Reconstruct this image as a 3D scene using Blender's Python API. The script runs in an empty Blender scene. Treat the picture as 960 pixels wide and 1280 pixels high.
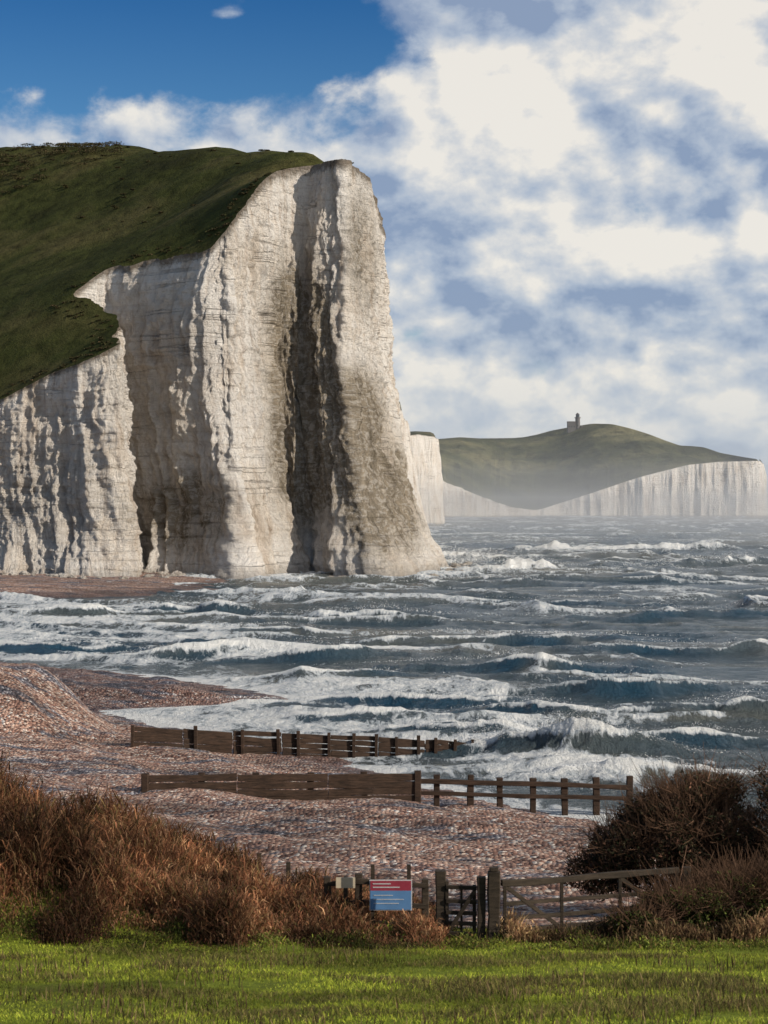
import bpy, math, random, bmesh
import numpy as np
from mathutils import Vector, geometry
random.seed(7); rng=np.random.default_rng(7)
SC=bpy.context.scene
F=2400.0; H0=636.0; CH=10.0
def W(px,row,D):
    return np.array([(px-480.0)/F*D, D, CH-(row-H0)/F*D])
def Dof(row,z=0.0): return (CH-z)*F/(row-H0)
# ---------------------------------------------------------------- noise
def _h(ix,iy,s):
    n=(ix*374761393+iy*668265263+s*1442695041)&0xffffffff
    n=((n^(n>>13))*1274126177)&0xffffffff
    n=n^(n>>16)
    return n/4294967296.0
def vn(x,y,s=0):
    x=np.asarray(x,float);y=np.asarray(y,float)
    x,y=np.broadcast_arrays(x,y)
    ix=np.floor(x).astype(np.int64);iy=np.floor(y).astype(np.int64)
    fx=x-ix;fy=y-iy
    fx=fx*fx*fx*(fx*(fx*6-15)+10);fy=fy*fy*fy*(fy*(fy*6-15)+10)
    a=_h(ix,iy,s);b=_h(ix+1,iy,s);c=_h(ix,iy+1,s);d=_h(ix+1,iy+1,s)
    return (a+(b-a)*fx+(c-a)*fy+(a-b-c+d)*fx*fy)*2-1
def fbm(x,y,s=0,o=4,g=.5):
    r=0;a=1;t=0
    for i in range(o):
        r=r+a*vn(x*2**i+i*7.3,y*2**i-i*3.1,s+i*17);t+=a;a*=g
    return r/t
def ridge(x,y,s=0,o=3,g=.5):
    r=0;a=1;t=0
    for i in range(o):
        r=r+a*(1-2*np.abs(vn(x*2**i+i*5.3,y*2**i-i*3.1,s+i*17)));t+=a;a*=g
    return r/t
def sst(a,b,x):
    t=np.clip((x-a)/(b-a),0,1);return t*t*(3-2*t)
# ---------------------------------------------------------------- mesh helpers
def mesh_obj(name,V,Fc,mat=None,smooth=True,attrs=None,cols=None,mats=None,midx=None):
    V=np.asarray(V,np.float32);me=bpy.data.meshes.new(name)
    if isinstance(Fc,np.ndarray):
        k=Fc.shape[1];n=Fc.shape[0]
        me.vertices.add(len(V));me.vertices.foreach_set("co",V.ravel())
        me.loops.add(n*k);me.loops.foreach_set("vertex_index",Fc.astype(np.int32).ravel())
        me.polygons.add(n);me.polygons.foreach_set("loop_start",np.arange(0,n*k,k,dtype=np.int32))
    else:
        me.from_pydata([tuple(map(float,v)) for v in V],[],Fc)
    me.update(calc_edges=True)
    me.polygons.foreach_set("use_smooth",np.full(len(me.polygons),smooth,dtype=bool))
    if midx is not None: me.polygons.foreach_set("material_index",np.array(midx,dtype=np.int32))
    if attrs:
        for k2,v in attrs.items():
            a=me.attributes.new(k2,'FLOAT','POINT');a.data.foreach_set("value",np.asarray(v,np.float32).ravel())
    if cols is not None:
        a=me.attributes.new("col",'FLOAT_COLOR','POINT')
        c=np.ones((len(V),4),np.float32);c[:,:3]=cols;a.data.foreach_set("color",c.ravel())
    ob=bpy.data.objects.new(name,me);SC.collection.objects.link(ob)
    if mats:
        for m in mats: me.materials.append(m)
    elif mat: me.materials.append(mat)
    return ob
def grid_faces(nr,nc):
    i=np.arange(nr-1)[:,None]*nc+np.arange(nc-1)[None,:]
    i=i.ravel();return np.stack([i,i+1,i+nc+1,i+nc],1)
# ---------------------------------------------------------------- node helpers
class NT:
    def __init__(s,nt): s.nt=nt;nt.nodes.clear()
    def n(s,t,ins=None,**p):
        nd=s.nt.nodes.new(t)
        for k,v in p.items(): setattr(nd,k,v)
        for k,v in (ins or {}).items(): s.set(nd.inputs[k],v)
        return nd
    def set(s,i,v):
        if isinstance(v,bpy.types.NodeSocket): s.nt.links.new(v,i)
        else:
            if isinstance(v,(tuple,list)) and len(v)==3 and i.type=='RGBA': v=tuple(v)+(1,)
            i.default_value=v
    def m(s,op,a,b=None,c=None,clamp=False):
        d={0:a}
        if b is not None:d[1]=b
        if c is not None:d[2]=c
        return s.n('ShaderNodeMath',d,operation=op,use_clamp=clamp).outputs[0]
    def mix(s,f,a,b,bt='MIX'):
        return s.n('ShaderNodeMixRGB',{0:f,1:a,2:b},blend_type=bt).outputs[0]
    def ss(s,a,b,x):
        return s.n('ShaderNodeMapRange',{0:x,1:a,2:b,3:0.0,4:1.0},interpolation_type='SMOOTHSTEP').outputs[0]
    def ramp(s,f,st):
        nd=s.n('ShaderNodeValToRGB',{0:f});e=nd.color_ramp.elements
        while len(e)<len(st): e.new(0.5)
        for el,(p,c) in zip(e,st):
            el.position=p;el.color=tuple(c)+(1,) if isinstance(c,(tuple,list)) else (c,c,c,1)
        return nd.outputs[0]
    def noise(s,v,sc,det=4,rough=.55,dist=0.0,out=0):
        return s.n('ShaderNodeTexNoise',{'Vector':v,'Scale':sc,'Detail':det,'Roughness':rough,'Distortion':dist}).outputs[out]
    def vec(s,x,y,z=0.0): return s.n('ShaderNodeCombineXYZ',{0:x,1:y,2:z}).outputs[0]
    def scl(s,v,t): return s.n('ShaderNodeVectorMath',{0:v,1:t},operation='MULTIPLY').outputs[0]
    def attr(s,nm,o='Fac'): return s.n('ShaderNodeAttribute',attribute_name=nm).outputs[o]
    def pos(s): return s.n('ShaderNodeNewGeometry').outputs['Position']
    def sep(s,v): 
        o=s.n('ShaderNodeSeparateXYZ',{0:v}).outputs;return o[0],o[1],o[2]
    def out(s,col,rough=.9,bump=None,bstr=.5,bdist=.1,spec=.2,extra=None):
        b=s.n('ShaderNodeBsdfPrincipled',{'Base Color':col,'Roughness':rough,'Specular IOR Level':spec})
        if bump is not None:
            bn=s.n('ShaderNodeBump',{'Strength':bstr,'Distance':bdist,'Height':bump});s.set(b.inputs['Normal'],bn.outputs[0])
        for k,v in (extra or {}).items(): s.set(b.inputs[k],v)
        s.n('ShaderNodeOutputMaterial',{0:b.outputs[0]});return b
def newmat(name):
    m=bpy.data.materials.new(name);m.use_nodes=True;return m,NT(m.node_tree)
# chalk
def chalk_mat(name,detail=1.0):
    m,g=newmat(name);p=g.pos();x,y,z=g.sep(p)
    s=g.attr("sarc");st=g.attr("stain_shade");hr=g.attr("hrel")
    n0=g.noise(g.vec(g.m('MULTIPLY',s,.10*detail),g.m('MULTIPLY',z,.09*detail),17.0),1.0,4,.6)
    sw=g.m('ADD',s,g.m('MULTIPLY',n0,1.6))
    fl=g.vec(g.m('MULTIPLY',sw,.85*detail),g.m('MULTIPLY',z,.075*detail))
    n1=g.noise(fl,1.0,7,.68,.1)
    n2=g.noise(g.vec(g.m('MULTIPLY',s,.14*detail),g.m('MULTIPLY',z,.07*detail),7.0),1.0,8,.70,.2)
    n3=g.noise(g.vec(g.m('MULTIPLY',s,1.1*detail),g.m('MULTIPLY',z,1.1*detail),3.0),1.0,8,.75)
    n5=g.noise(g.vec(g.m('MULTIPLY',s,.10*detail),g.m('MULTIPLY',z,1.5*detail),23.0),1.0,5,.7,.3)
    c=g.ramp(n1,[(.30,(.60,.50,.42)),(.42,(.88,.80,.72)),(.52,(.98,.925,.86))])
    c2=g.ramp(n2,[(.34,(.62,.56,.49)),(.44,(.94,.905,.86)),(.52,(1,1,1))])
    c=g.mix(.85,c,c2,'MULTIPLY')
    c=g.mix(.5,c,g.ramp(n5,[(.34,(.72,.68,.63)),(.48,(1,1,1))]),'MULTIPLY')
    c=g.mix(g.m('MULTIPLY',g.ss(.47,.35,n3),.5),c,(.48,.40,.32))
    lay=g.noise(g.vec(g.m('MULTIPLY',s,.012),g.m('ADD',g.m('MULTIPLY',z,.30*detail),g.m('MULTIPLY',n3,.22)),11.0),1.0,2,.6)
    ln=g.m('ABSOLUTE',g.m('SUBTRACT',lay,.5))
    ln=g.m('MULTIPLY',g.ss(.014,.003,ln),g.ss(.45,.6,n0))
    c=g.mix(g.m('MULTIPLY',ln,.5),c,(.2,.17,.15))
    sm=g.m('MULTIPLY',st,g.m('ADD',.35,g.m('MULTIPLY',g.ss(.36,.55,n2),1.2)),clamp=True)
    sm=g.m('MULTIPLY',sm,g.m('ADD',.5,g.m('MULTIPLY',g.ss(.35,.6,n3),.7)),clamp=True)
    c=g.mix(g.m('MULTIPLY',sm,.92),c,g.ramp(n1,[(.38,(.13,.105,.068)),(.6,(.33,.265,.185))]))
    c=g.mix(g.m('MULTIPLY',g.ss(.965,.995,g.m('ADD',hr,g.m('MULTIPLY',g.m('SUBTRACT',n3,.5),.07))),.8),c,(.12,.085,.05))
    c=g.mix(g.m('MULTIPLY',g.ss(3.5,.8,g.m('ADD',z,g.m('MULTIPLY',n3,2.0))),.6),c,(.16,.13,.10))
    h=g.m('ADD',g.m('MULTIPLY',n3,1.3),g.m('ADD',g.m('MULTIPLY',n1,1.3),g.m('ADD',g.m('MULTIPLY',n5,.4),g.m('MULTIPLY',ln,-.3))))
    g.out(c,.95,h,1.0,1.3/detail,.05);return m
M_chalk=chalk_mat("chalk");M_chalkfar=chalk_mat("chalk_far",.35)
def turf_mat(name,ca,cb,cc,sc,lo=.35):
    m,g=newmat(name);p=g.pos()
    n1=g.noise(p,.03*sc,6,.6);n2=g.noise(g.scl(p,(1,.6,1)),.35*sc,6,.7);n3=g.noise(p,2.5*sc,4,.7)
    c=g.ramp(n1,[(.35,ca),(.5,cb),(.65,cc)])
    c=g.mix(.85,c,g.ramp(n2,[(.3,lo),(.5,.95),(.7,1.35)]),'MULTIPLY')
    c=g.mix(.5,c,g.ramp(n3,[(.3,.5),(.7,1.3)]),'MULTIPLY')
    g.out(c,1,g.m('ADD',n2,g.m('MULTIPLY',n3,.4)),.8,1.2/sc,.05);return m
M_turf=turf_mat("downland_turf",(.033,.034,.012),(.050,.055,.016),(.095,.082,.032),1.2,.25)
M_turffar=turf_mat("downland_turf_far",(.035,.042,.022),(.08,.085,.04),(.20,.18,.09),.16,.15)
def foli_mat(name,rough=.8,trans=.25):
    m,g=newmat(name);c=g.attr("col",'Color')
    n=g.noise(g.pos(),1.2,3);c=g.mix(.6,c,g.ramp(n,[(.3,.6),(.7,1.35)]),'MULTIPLY')
    d=g.n('ShaderNodeBsdfPrincipled',{'Base Color':c,'Roughness':rough,'Specular IOR Level':.15})
    t=g.n('ShaderNodeBsdfTranslucent',{'Color':c})
    mx=g.n('ShaderNodeMixShader',{0:trans,1:d.outputs[0],2:t.outputs[0]})
    g.n('ShaderNodeOutputMaterial',{0:mx.outputs[0]});return m
M_fol=foli_mat("foliage")
# shingle
m,g=newmat("shingle");p=g.pos()
v=g.n('ShaderNodeTexVoronoi',{'Vector':p,'Scale':8.0});vr=g.sep(v.outputs['Color'])[0]
n1=g.noise(g.scl(p,(.22,.6,.5)),1.0,7,.7,.4);n2=g.noise(p,2.2,7,.8);n4=g.noise(g.scl(p,(.08,.35,.2)),1.0,5,.6)
ca=g.ramp(vr,[(0,(.10,.050,.038)),(.35,(.33,.18,.135)),(.7,(.53,.34,.26)),(.9,(.66,.52,.43)),(1,(.82,.76,.7))])
cb=g.ramp(vr,[(0,(.035,.035,.045)),(.5,(.13,.12,.14)),(.85,(.30,.28,.31)),(1,(.65,.64,.66))])
c=g.mix(g.ss(.51,.59,n1),ca,cb)
c=g.mix(.6,c,g.ramp(n2,[(.3,.4),(.5,1.0),(.7,1.4)]),'MULTIPLY')
c=g.mix(.8,c,g.ramp(n4,[(.38,.5),(.58,1.2)]),'MULTIPLY')
wet=g.attr("wet");c=g.mix(g.m('MULTIPLY',wet,.85),c,g.mix(1.0,c,(.40,.38,.42),'MULTIPLY'))
rg=g.m('SUBTRACT',.9,g.m('MULTIPLY',wet,.5))
g.out(c,rg,g.m('ADD',g.m('MULTIPLY',v.outputs['Distance'],-1.5),g.m('MULTIPLY',n2,1.6)),1.0,.19,.3);M_shingle=m
m,g=newmat("field_turf");p=g.pos();n1=g.noise(p,.5,5,.6);n2=g.noise(p,9,5,.7)
c=g.ramp(n1,[(.3,(.08,.085,.014)),(.5,(.14,.17,.02)),(.7,(.20,.22,.028))])
c=g.mix(.7,c,g.ramp(n2,[(.3,.5),(.7,1.4)]),'MULTIPLY')
g.out(c,1,n2,.7,.05,.1);M_field=m
def wood(name,a,b):
    m,g=newmat(name);p=g.pos();n=g.noise(g.scl(p,(1.5,1.5,9)),2,6,.7,.4);n2=g.noise(p,1.3,4)
    c=g.ramp(n,[(.3,a),(.7,b)]);c=g.mix(.6,c,g.ramp(n2,[(.3,.6),(.7,1.3)]),'MULTIPLY')
    g.out(c,.85,n,.6,.02,.2);return m
M_wood=wood("weathered_oak",(.018,.014,.010),(.065,.048,.034));M_wood2=wood("groyne_timber",(.016,.011,.008),(.075,.045,.030))
def plain(name,col,r=.6):
    m,g=newmat(name);n=g.noise(g.pos(),6,4,.6)
    g.out(g.mix(.5,col,g.ramp(n,[(.3,.75),(.7,1.15)]),'MULTIPLY'),r,n,.1,.01,.3);return m
M_red=plain("sign_red",(.26,.03,.05));M_blue=plain("sign_blue",(.09,.20,.38));M_white=plain("painted_white",(.5,.5,.5));M_stone=plain("granite_wall",(.12,.11,.105),.9);M_glass=plain("lantern_glass",(.03,.04,.05),.2);M_buff=plain("board_buff",(.5,.42,.3))
# ---------------------------------------------------------------- cliffs
def smooth(A,k):
    w=np.hanning(k*2+1);w/=w.sum();B=A.copy()
    for c in range(A.shape[1]):
        B[:,c]=np.convolve(np.pad(A[:,c],k,mode='edge'),w,'valid')
    return B
C=[(-700,640,296,-700,719),(-300,590,288,-300,719),(0,500,281,0,719),(60,468,279,60,719),(115,445,277,120,720),(150,430,277,165,719),
(146,402,290,182,714),(92,368,303,188,711),(130,338,307,194,711.5),(190,328,304,215,713.5),(262,316,297,272,715.5),(285,285,298,300,717),(328,222,307,352,712),
(348,215,314,366,711),(385,208,316,395,711.5),(412,202,313,430,714),(428,198,312,480,717),(458,225,324,533,710),(471,285,346,550,706),(474,300,390,546,698),(414,300,470,508,688)]
CT=np.array([W(a,b,c) for a,b,c,_,_ in C])
CB=np.array([W(d,e,Dof(e,.8)) for *_,d,e in C])
sky=[(-700,420,520),(-300,250,500),(0,184,450),(100,184,440),(200,186,420),(300,188,390),(370,190,362),(405,194,345)]
K=[tuple(v) for v in CT]
for a,b,c in sky:
    v=W(a,b,c);K.append(tuple(v));K.append((v[0]*1.12,v[1]+60,v[2]-7));K.append((v[0]*1.3,v[1]+170,v[2]-35))
for a,b,c in [(0,350,345),(0,245,400),(100,252,380),(150,300,345),(60,330,345),(200,232,365),(210,280,335),(300,212,350),(-300,400,380),(-150,300,400),(355,203,340),(-150,440,320),(260,250,325)]:
    K.append(tuple(W(a,b,c)))
K+=[(-320,300,6),(-320,600,40),(-5,560,40),(-250,300,6)]
K=np.array(K)
def tps(r2): return np.where(r2>0,.5*r2*np.log(np.maximum(r2,1e-9)),0)
sc=100.
A=K[:,:2]/sc;n=len(A)
r2=((A[:,None]-A[None])**2).sum(-1);L=np.zeros((n+3,n+3));L[:n,:n]=tps(r2)+np.eye(n)*2e-3
L[:n,n]=1;L[:n,n+1:]=A;L[n,:n]=1;L[n+1:,:n]=A.T
wt=np.linalg.solve(L,np.r_[K[:,2],0,0,0])
def hillz(x,y):
    q=np.stack([np.ravel(x),np.ravel(y)],1)/sc;r2=((q[:,None]-A[None])**2).sum(-1)
    z=tps(r2)@wt[:n]+wt[n]+q@wt[n+1:];return z.reshape(np.shape(x))
NS,NTT=1700,320
Call=np.hstack([CT,CB]);
mid=(CT[:,:2]*.5+CB[:,:2]*.5);d=np.r_[0,np.cumsum(np.linalg.norm(np.diff(mid,axis=0),axis=1))]
u=np.r_[np.linspace(0,d[1],60)[:-1],np.linspace(d[1],d[-1],NS-59)]
R=np.stack([np.interp(u,d,Call[:,k]) for k in range(6)],1)
ex=np.interp(u,d[[0,10,12,15,17,20]],[2.7,2.7,2.7,3.2,3.9,3.9])[None]
R=smooth(R,7)
T0=R[:,:3];B0=R[:,3:]
mm=smooth(T0[:,:2]*.4+B0[:,:2]*.6,16);tg=np.gradient(mm,axis=0);tg/=np.linalg.norm(tg,axis=1)[:,None]+1e-9
nrm=np.stack([tg[:,1],-tg[:,0]],1)
t=np.linspace(0,1,NTT)[:,None];s=u[None,:]
hz=T0[:,2][None,:];z=.2+(hz-.2)*t
w=(1-t)**ex
warp=s+1.9*fbm(s/14,z/22,3,3)+.5*vn(z/3.,s/12,8)+.25*vn(z/1.1,s/5,9)
d1=ridge(warp/12,z/80,11,2)*1.5
d2=ridge(warp/4.4+z*.012,z/34,21,3)*1.35
d3=ridge(warp/1.5,z/12,31,3)*.6
d4=fbm(s/1.3,z/1.3,41,4,.62)*.6+fbm(s/5,z/5,43,3)*.8
blk=ridge(s/2.6,z/3.4,47,3)*.35
bed=z/2.3+.4*fbm(s/9,z/9,44,2);fr=bed-np.floor(bed)
d5=(.5-fr)*.25*(.5+.5*vn(s/4,np.floor(bed),52))
env=.45+.55*np.sin(np.pi*np.clip(t,0,1)**.8)
cone=np.clip(ridge(s/8.5,z*0,61,2)*1.2+.2,0,1.5)
talus=np.clip(1-t/(.05+.24*cone),0,1)**1.15*(.5+3.4*cone)*np.interp(s,[d[16],d[17]],[1,.3])
disp=(d1+d2)*env+d3+d4+d5+blk+talus
edge_r=.5*vn(s/2.5,0*s,71)+.9*vn(s/7,0*s,72)
disp=disp*(1-.6*t**12)+edge_r*t**10
X=T0[:,0]+(B0[:,0]-T0[:,0])*w+nrm[:,0]*disp;Y=T0[:,1]+(B0[:,1]-T0[:,1])*w+nrm[:,1]*disp
ztop=hillz(X[-1],Y[-1]);Z=-.6+(ztop[None,:]+.6)*t+0*X
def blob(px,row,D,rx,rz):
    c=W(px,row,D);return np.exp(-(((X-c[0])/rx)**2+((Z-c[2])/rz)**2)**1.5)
stain_shade=np.clip(1.4*blob(377,430,315,5.0,13)+1.2*blob(385,560,300,5.4,12)+1.1*blob(480,620,290,6.5,10)+1.0*blob(445,520,300,4.5,8)+.9*blob(235,640,285,7,6)+.25*blob(205,460,290,8,14)+.3*blob(60,620,280,12,10)
   +.5*blob(452,320,320,3.0,10)+.04,0,1.3)  # gully staining, plus shade on the left-facing tip buttress painted as dark colour
ch=mesh_obj("chalk_cliff",np.stack([X,Y,Z],-1).reshape(-1,3),grid_faces(NTT,NS),M_chalk,True,{"sarc":s+0*X,"hrel":t+0*X,"stain_shade":stain_shade})
edge=np.stack([X[-1],Y[-1]],1)[::2]
back=[(0.,560.),(-60.,620.),(-320.,620.),(-320.,300.)]
poly=[tuple(e) for e in edge]+back
gx,gy=np.meshgrid(np.arange(-318,0,3.0),np.arange(262,618,3.0));gx=gx+rng.uniform(-1,1,gx.shape);gy=gy+rng.uniform(-1,1,gy.shape)
def inside(px,py,P):
    P=np.array(P);r=np.zeros(px.shape,bool);j=len(P)-1
    for i in range(len(P)):
        xi,yi=P[i];xj,yj=P[j]
        if yi!=yj:
            c=((yi>py)!=(yj>py))&(px<(xj-xi)*(py-yi)/(yj-yi)+xi);r^=c
        j=i
    return r
ins=inside(gx,gy,poly);pts=np.stack([gx[ins],gy[ins]],1)
dm=np.min(((pts[:,None]-edge[None,::3])**2).sum(-1),axis=1);pts=pts[dm>2.0]
verts=[Vector(p) for p in poly]+[Vector((float(a),float(b))) for a,b in pts]
ne=len(poly);res=geometry.delaunay_2d_cdt(verts,[],[list(range(ne))],1,1e-4)
ov=np.array([[v.x,v.y] for v in res[0]]);oz=hillz(ov[:,0],ov[:,1])
de=np.sqrt(np.min(((ov[:,None]-edge[None,::2])**2).sum(-1),axis=1))
oz=oz+(fbm(ov[:,0]/9,ov[:,1]/9,5,3)*.8+fbm(ov[:,0]/40,ov[:,1]/40,6,2)*1.0)*sst(0,12,de)
mesh_obj("grassy_hill",np.c_[ov,oz],[list(f) for f in res[2]],M_turf)
def headland(nm_c,nm_h,st,ns,nt,amp,zb=-1.,backdrop=(300,60),stainv=.1):
    st=np.array(st,float)
    Tt=np.array([W(a,b,c) for a,b,c in st[:,0:3]]);Bb=np.array([W(a,0,c) for a,c in st[:,3:5]]);Sk=np.array([W(a,b,c) for a,b,c in st[:,5:8]])
    dd=np.r_[0,np.cumsum(np.linalg.norm(np.diff(Tt[:,:2],axis=0),axis=1))];u=np.linspace(0,dd[-1],ns)
    f=lambda Q:smooth(np.stack([np.interp(u,dd,Q[:,k]) for k in range(3)],1),max(2,ns//90))
    Tt,Bb,Sk=f(Tt),f(Bb),f(Sk)
    tg=np.gradient(Tt[:,:2],axis=0);tg/=np.linalg.norm(tg,axis=1)[:,None]+1e-9;nr=np.stack([tg[:,1],-tg[:,0]],1)
    t=np.linspace(0,1,nt)[:,None];s=u[None];w=(1-t)**2
    Z=zb+(Tt[:,2]-zb)*t
    D=(ridge(s/(14*amp),Z/(90*amp),7,3)*2.6+ridge(s/(4*amp),Z/(30*amp),9,3)*1.2)*amp*(1-.5*t**8)
    X=Tt[:,0]+(Bb[:,0]-Tt[:,0])*w+nr[:,0]*D;Y=Tt[:,1]+(Bb[:,1]-Tt[:,1])*w+nr[:,1]*D
    mesh_obj(nm_c,np.stack([X,Y,Z],-1).reshape(-1,3),grid_faces(nt,ns),M_chalk if amp<1.6 else M_chalkfar,True,{"sarc":s+0*X,"hrel":t*.98+0*X,"stain_shade":stainv+0*X})
    tt=np.linspace(0,1,50)[:,None]
    e=np.stack([X[-1],Y[-1],Z[-1]],1)
    G=[]
    for k in range(3):
        G.append(e[:,k]+(Sk[:,k]-e[:,k])*tt)
    bump=fbm(G[0]/(26*amp),G[1]/(50*amp),3,4)*4.2*amp*np.sin(np.pi*tt)
    G[2]=G[2]+bump+np.sin(np.pi*tt)*0.04*(Sk[:,2]-e[:,2])
    bt=np.linspace(0,1,12)[1:,None]
    GX=np.vstack([G[0],Sk[:,0]*(1+.0*bt)+0*bt]);GY=np.vstack([G[1],Sk[:,1]+backdrop[0]*bt]);GZ=np.vstack([G[2],Sk[:,2]-backdrop[1]*bt**1.5])
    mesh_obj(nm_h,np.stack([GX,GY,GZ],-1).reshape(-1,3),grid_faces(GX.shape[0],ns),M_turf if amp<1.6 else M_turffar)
headland("chalk_cliff","grassy_hill",[(380,470,640,380,630,380,462,700),(440,480,650,450,640,440,474,700),(480,492,670,505,650,480,488,705),(494,508,690,526,668,494,505,715),(505,524,720,536,700,503,522,730),(507,530,760,534,745,505,528,762)],400,120,1.0)
headland("chalk_cliff","grassy_hill",[(440,556,1180,440,1160,440,548,1260),(500,546,1190,500,1170,500,540,1260),(520,543,1200,523,1180,520,539,1260),(540,546,1210,548,1190,538,540,1265),(545,549,1250,553,1235,542,542,1280),(545,552,1330,552,1320,541,546,1340)],300,80,1.3)
prof=lambda px:np.interp(px,[500,545,575,600,650,672,690,712,740,765,790,812,830,850,865,880,900,930,947],[556,549,546.5,548,547.5,543,538,534,529.5,530,536,543,550,557,557.5,559,566,571.5,574])
ctop=lambda px:np.interp(px,[500,545,560,600,640,670,700,740,800,860,900,947],[590,599,604,620,634,638,629,616,596,581,577,576])
st=[]
for px in [500,530,545,560,575,590,600,620,640,655,665,672,680,690,700,712,725,740,752,765,780,790,800,812,820,830,840,850,860,870,880,900,915,930,940,946]:
    Db=np.interp(px,[500,640,700,946],[2250,2500,2550,2600])
    ds=np.interp(px,[500,700,880,946],[700,650,250,8]);st.append((px,ctop(px),Db,px,Db-8,px,min(prof(px),ctop(px)-.3),Db+ds))
st+=[(950,578,2640,953,2632,949,577,2650),(951,580,2800,954,2790,950,579,2805)]
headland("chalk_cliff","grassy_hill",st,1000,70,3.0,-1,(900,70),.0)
# ---------------------------------------------------------------- builder
class Bld:
    def __init__(s): s.V=[];s.F=[];s.M=[]
    def prism(s,P,mi=0):
        b=len(s.V);s.V+=[tuple(p) for p in P]
        for f in ((0,3,2,1),(4,5,6,7),(0,1,5,4),(1,2,6,5),(2,3,7,6),(3,0,4,7)): s.F.append([b+i for i in f]);s.M.append(mi)
    def box(s,c,sz,mi=0,rz=0.):
        c=np.array(c,float);hx,hy,hz=np.array(sz)/2.;ca,sa=math.cos(rz),math.sin(rz);P=[]
        for zz in(-hz,hz):
            for xx,yy in((-hx,-hy),(hx,-hy),(hx,hy),(-hx,hy)): P.append(c+np.array([xx*ca-yy*sa,xx*sa+yy*ca,zz]))
        s.prism(P,mi)
    def beam(s,a,b,w,h,mi=0,seg=1,wob=0.):
        a=np.array(a,float);b=np.array(b,float);dr=b-a;L=np.linalg.norm(dr);dr/=L
        up=np.array([0,0,1.]) if abs(dr[2])<.9 else np.array([0,1.,0]);sd=np.cross(dr,up);sd/=np.linalg.norm(sd);up=np.cross(sd,dr)
        r=[]
        for i in range(seg+1):
            o=a+(b-a)*i/seg+(rng.normal(0,wob,3) if wob else 0);k=1+(rng.uniform(-.12,.12) if wob else 0)
            b0=len(s.V);c=.18
            for x,y in((-1,-1+c),(-1+c,-1),(1-c,-1),(1,-1+c),(1,1-c),(1-c,1),(-1+c,1),(-1,1-c)): s.V.append(tuple(o+sd*x*w/2*k+up*y*h/2*k))
            r.append(b0)
        for i in range(seg):
            for j in range(8): s.F.append([r[i]+j,r[i]+(j+1)%8,r[i+1]+(j+1)%8,r[i+1]+j]);s.M.append(mi)
        s.F.append([r[0]+7-j for j in range(8)]);s.F.append([r[-1]+j for j in range(8)]);s.M+=[mi,mi]
    def cyl(s,c,r0,r1,h,mi=0,n=20):
        b=len(s.V)
        for zz,r in((0,r0),(h,r1)):
            for i in range(n): a=2*math.pi*i/n;s.V.append((c[0]+r*math.cos(a),c[1]+r*math.sin(a),c[2]+zz))
        for i in range(n): s.F.append([b+i,b+(i+1)%n,b+n+(i+1)%n,b+n+i]);s.M.append(mi)
        s.F.append([b+n+i for i in range(n)]);s.F.append([b+n-1-i for i in range(n)]);s.M+=[mi,mi]
    def make(s,name,mats): return mesh_obj(name,np.array(s.V),s.F,None,False,mats=mats,midx=s.M)
b=Bld();o=W(718,536,3130);k=3130/2400.
ox,oy,oz=o
b.cyl((ox+4*k,oy,oz-6),3.4*k,2.9*k,18*k,0);b.cyl((ox+4*k,oy,oz-6+18*k),3.9*k,3.9*k,1*k,0);b.cyl((ox+4*k,oy,oz-6+19*k),2.3*k,2.3*k,3.5*k,1);b.cyl((ox+4*k,oy,oz-6+22.5*k),2.8*k,.3*k,2.2*k,0)
b.box((ox-4*k,oy-2,oz+1.5*k),(10*k,10*k,13*k),0);b.box((ox-4*k,oy-2,oz+8.5*k),(10.6*k,10.6*k,1*k),0);b.box((ox+10*k,oy,oz),(5*k,7*k,7*k),0)
for i in range(3): b.box((ox-7.2*k+i*3.2*k,oy-2-5*k-.1,oz+2.6*k),(1.3*k,.4,2.0*k),1)
for i in range(3): b.box((ox+4*k,oy-3.3*k,oz+i*4.2*k),(1.1*k,.8,1.6*k),1)
b.make("lighthouse",[M_stone,M_glass])
# ---------------------------------------------------------------- ground heights
YS=[30,36,45,50,58,62.5,66,73,80,85,91,95,97,99.5,104,112,118,122,126,150,215,226,235,258,279,300,311,330,400]
XS=[60,42,27,20,10.5,6.8,4.4,-.9,-4.7,-8.5,-10.8,-14.5,-10,-4.0,-7.5,-11.7,-17,-24,-45,-70,-70,-46,-28,-23,-17,-11,-8,-2,-10]
def xsh(y): return np.interp(y,YS,XS)
def field(y): return np.interp(y,[-40,0,10,20,33,36,40],[14,8.3,6.0,4.02,2.55,2.3,2.1])
def bank(x,y): return 1.35*sst(-.5,-7.5,x)*sst(31,35,y)*sst(44,37,y)
def beachz(x,y):
    dx=xsh(y)-x+1.2*vn(y/6,x*0,3)+.5*vn(y/1.7,x/8,4)
    k=np.where(y>200,.035,.075)
    z=np.where(dx>0,2.5*(1-np.exp(-np.maximum(dx,0)*k/2.0)),dx*.10)
    q=((x+17.5+.8*vn(y/4,x/4,31))/6.0)**2+((y-82)/7.0)**2
    z=z+2.5*np.clip(1.25-q**.8,0,1)**1.2+.6*np.exp(-(((x+19)/6)**2+((y-70)/7)**2))
    z=z+.10*vn(x/2.5+y/9,y/1.6,9)*sst(0,3,dx)+.08*fbm(x/.8,y/.8,10,3)
    z=z+.12*np.sin((dx)*1.1+1.5*vn(x/9,y/9,12))*sst(.5,4,dx)*(y<130)
    return np.maximum(z,-3)
def gz(x,y):
    x=np.asarray(x,float);y=np.asarray(y,float)
    f_=field(y)+.06*fbm(x/2,y/2,2,3);k=sst(34,42,y)
    return np.where(y<35,f_,beachz(x,y)*k+(1-k)*f_)+bank(x,y)
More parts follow.
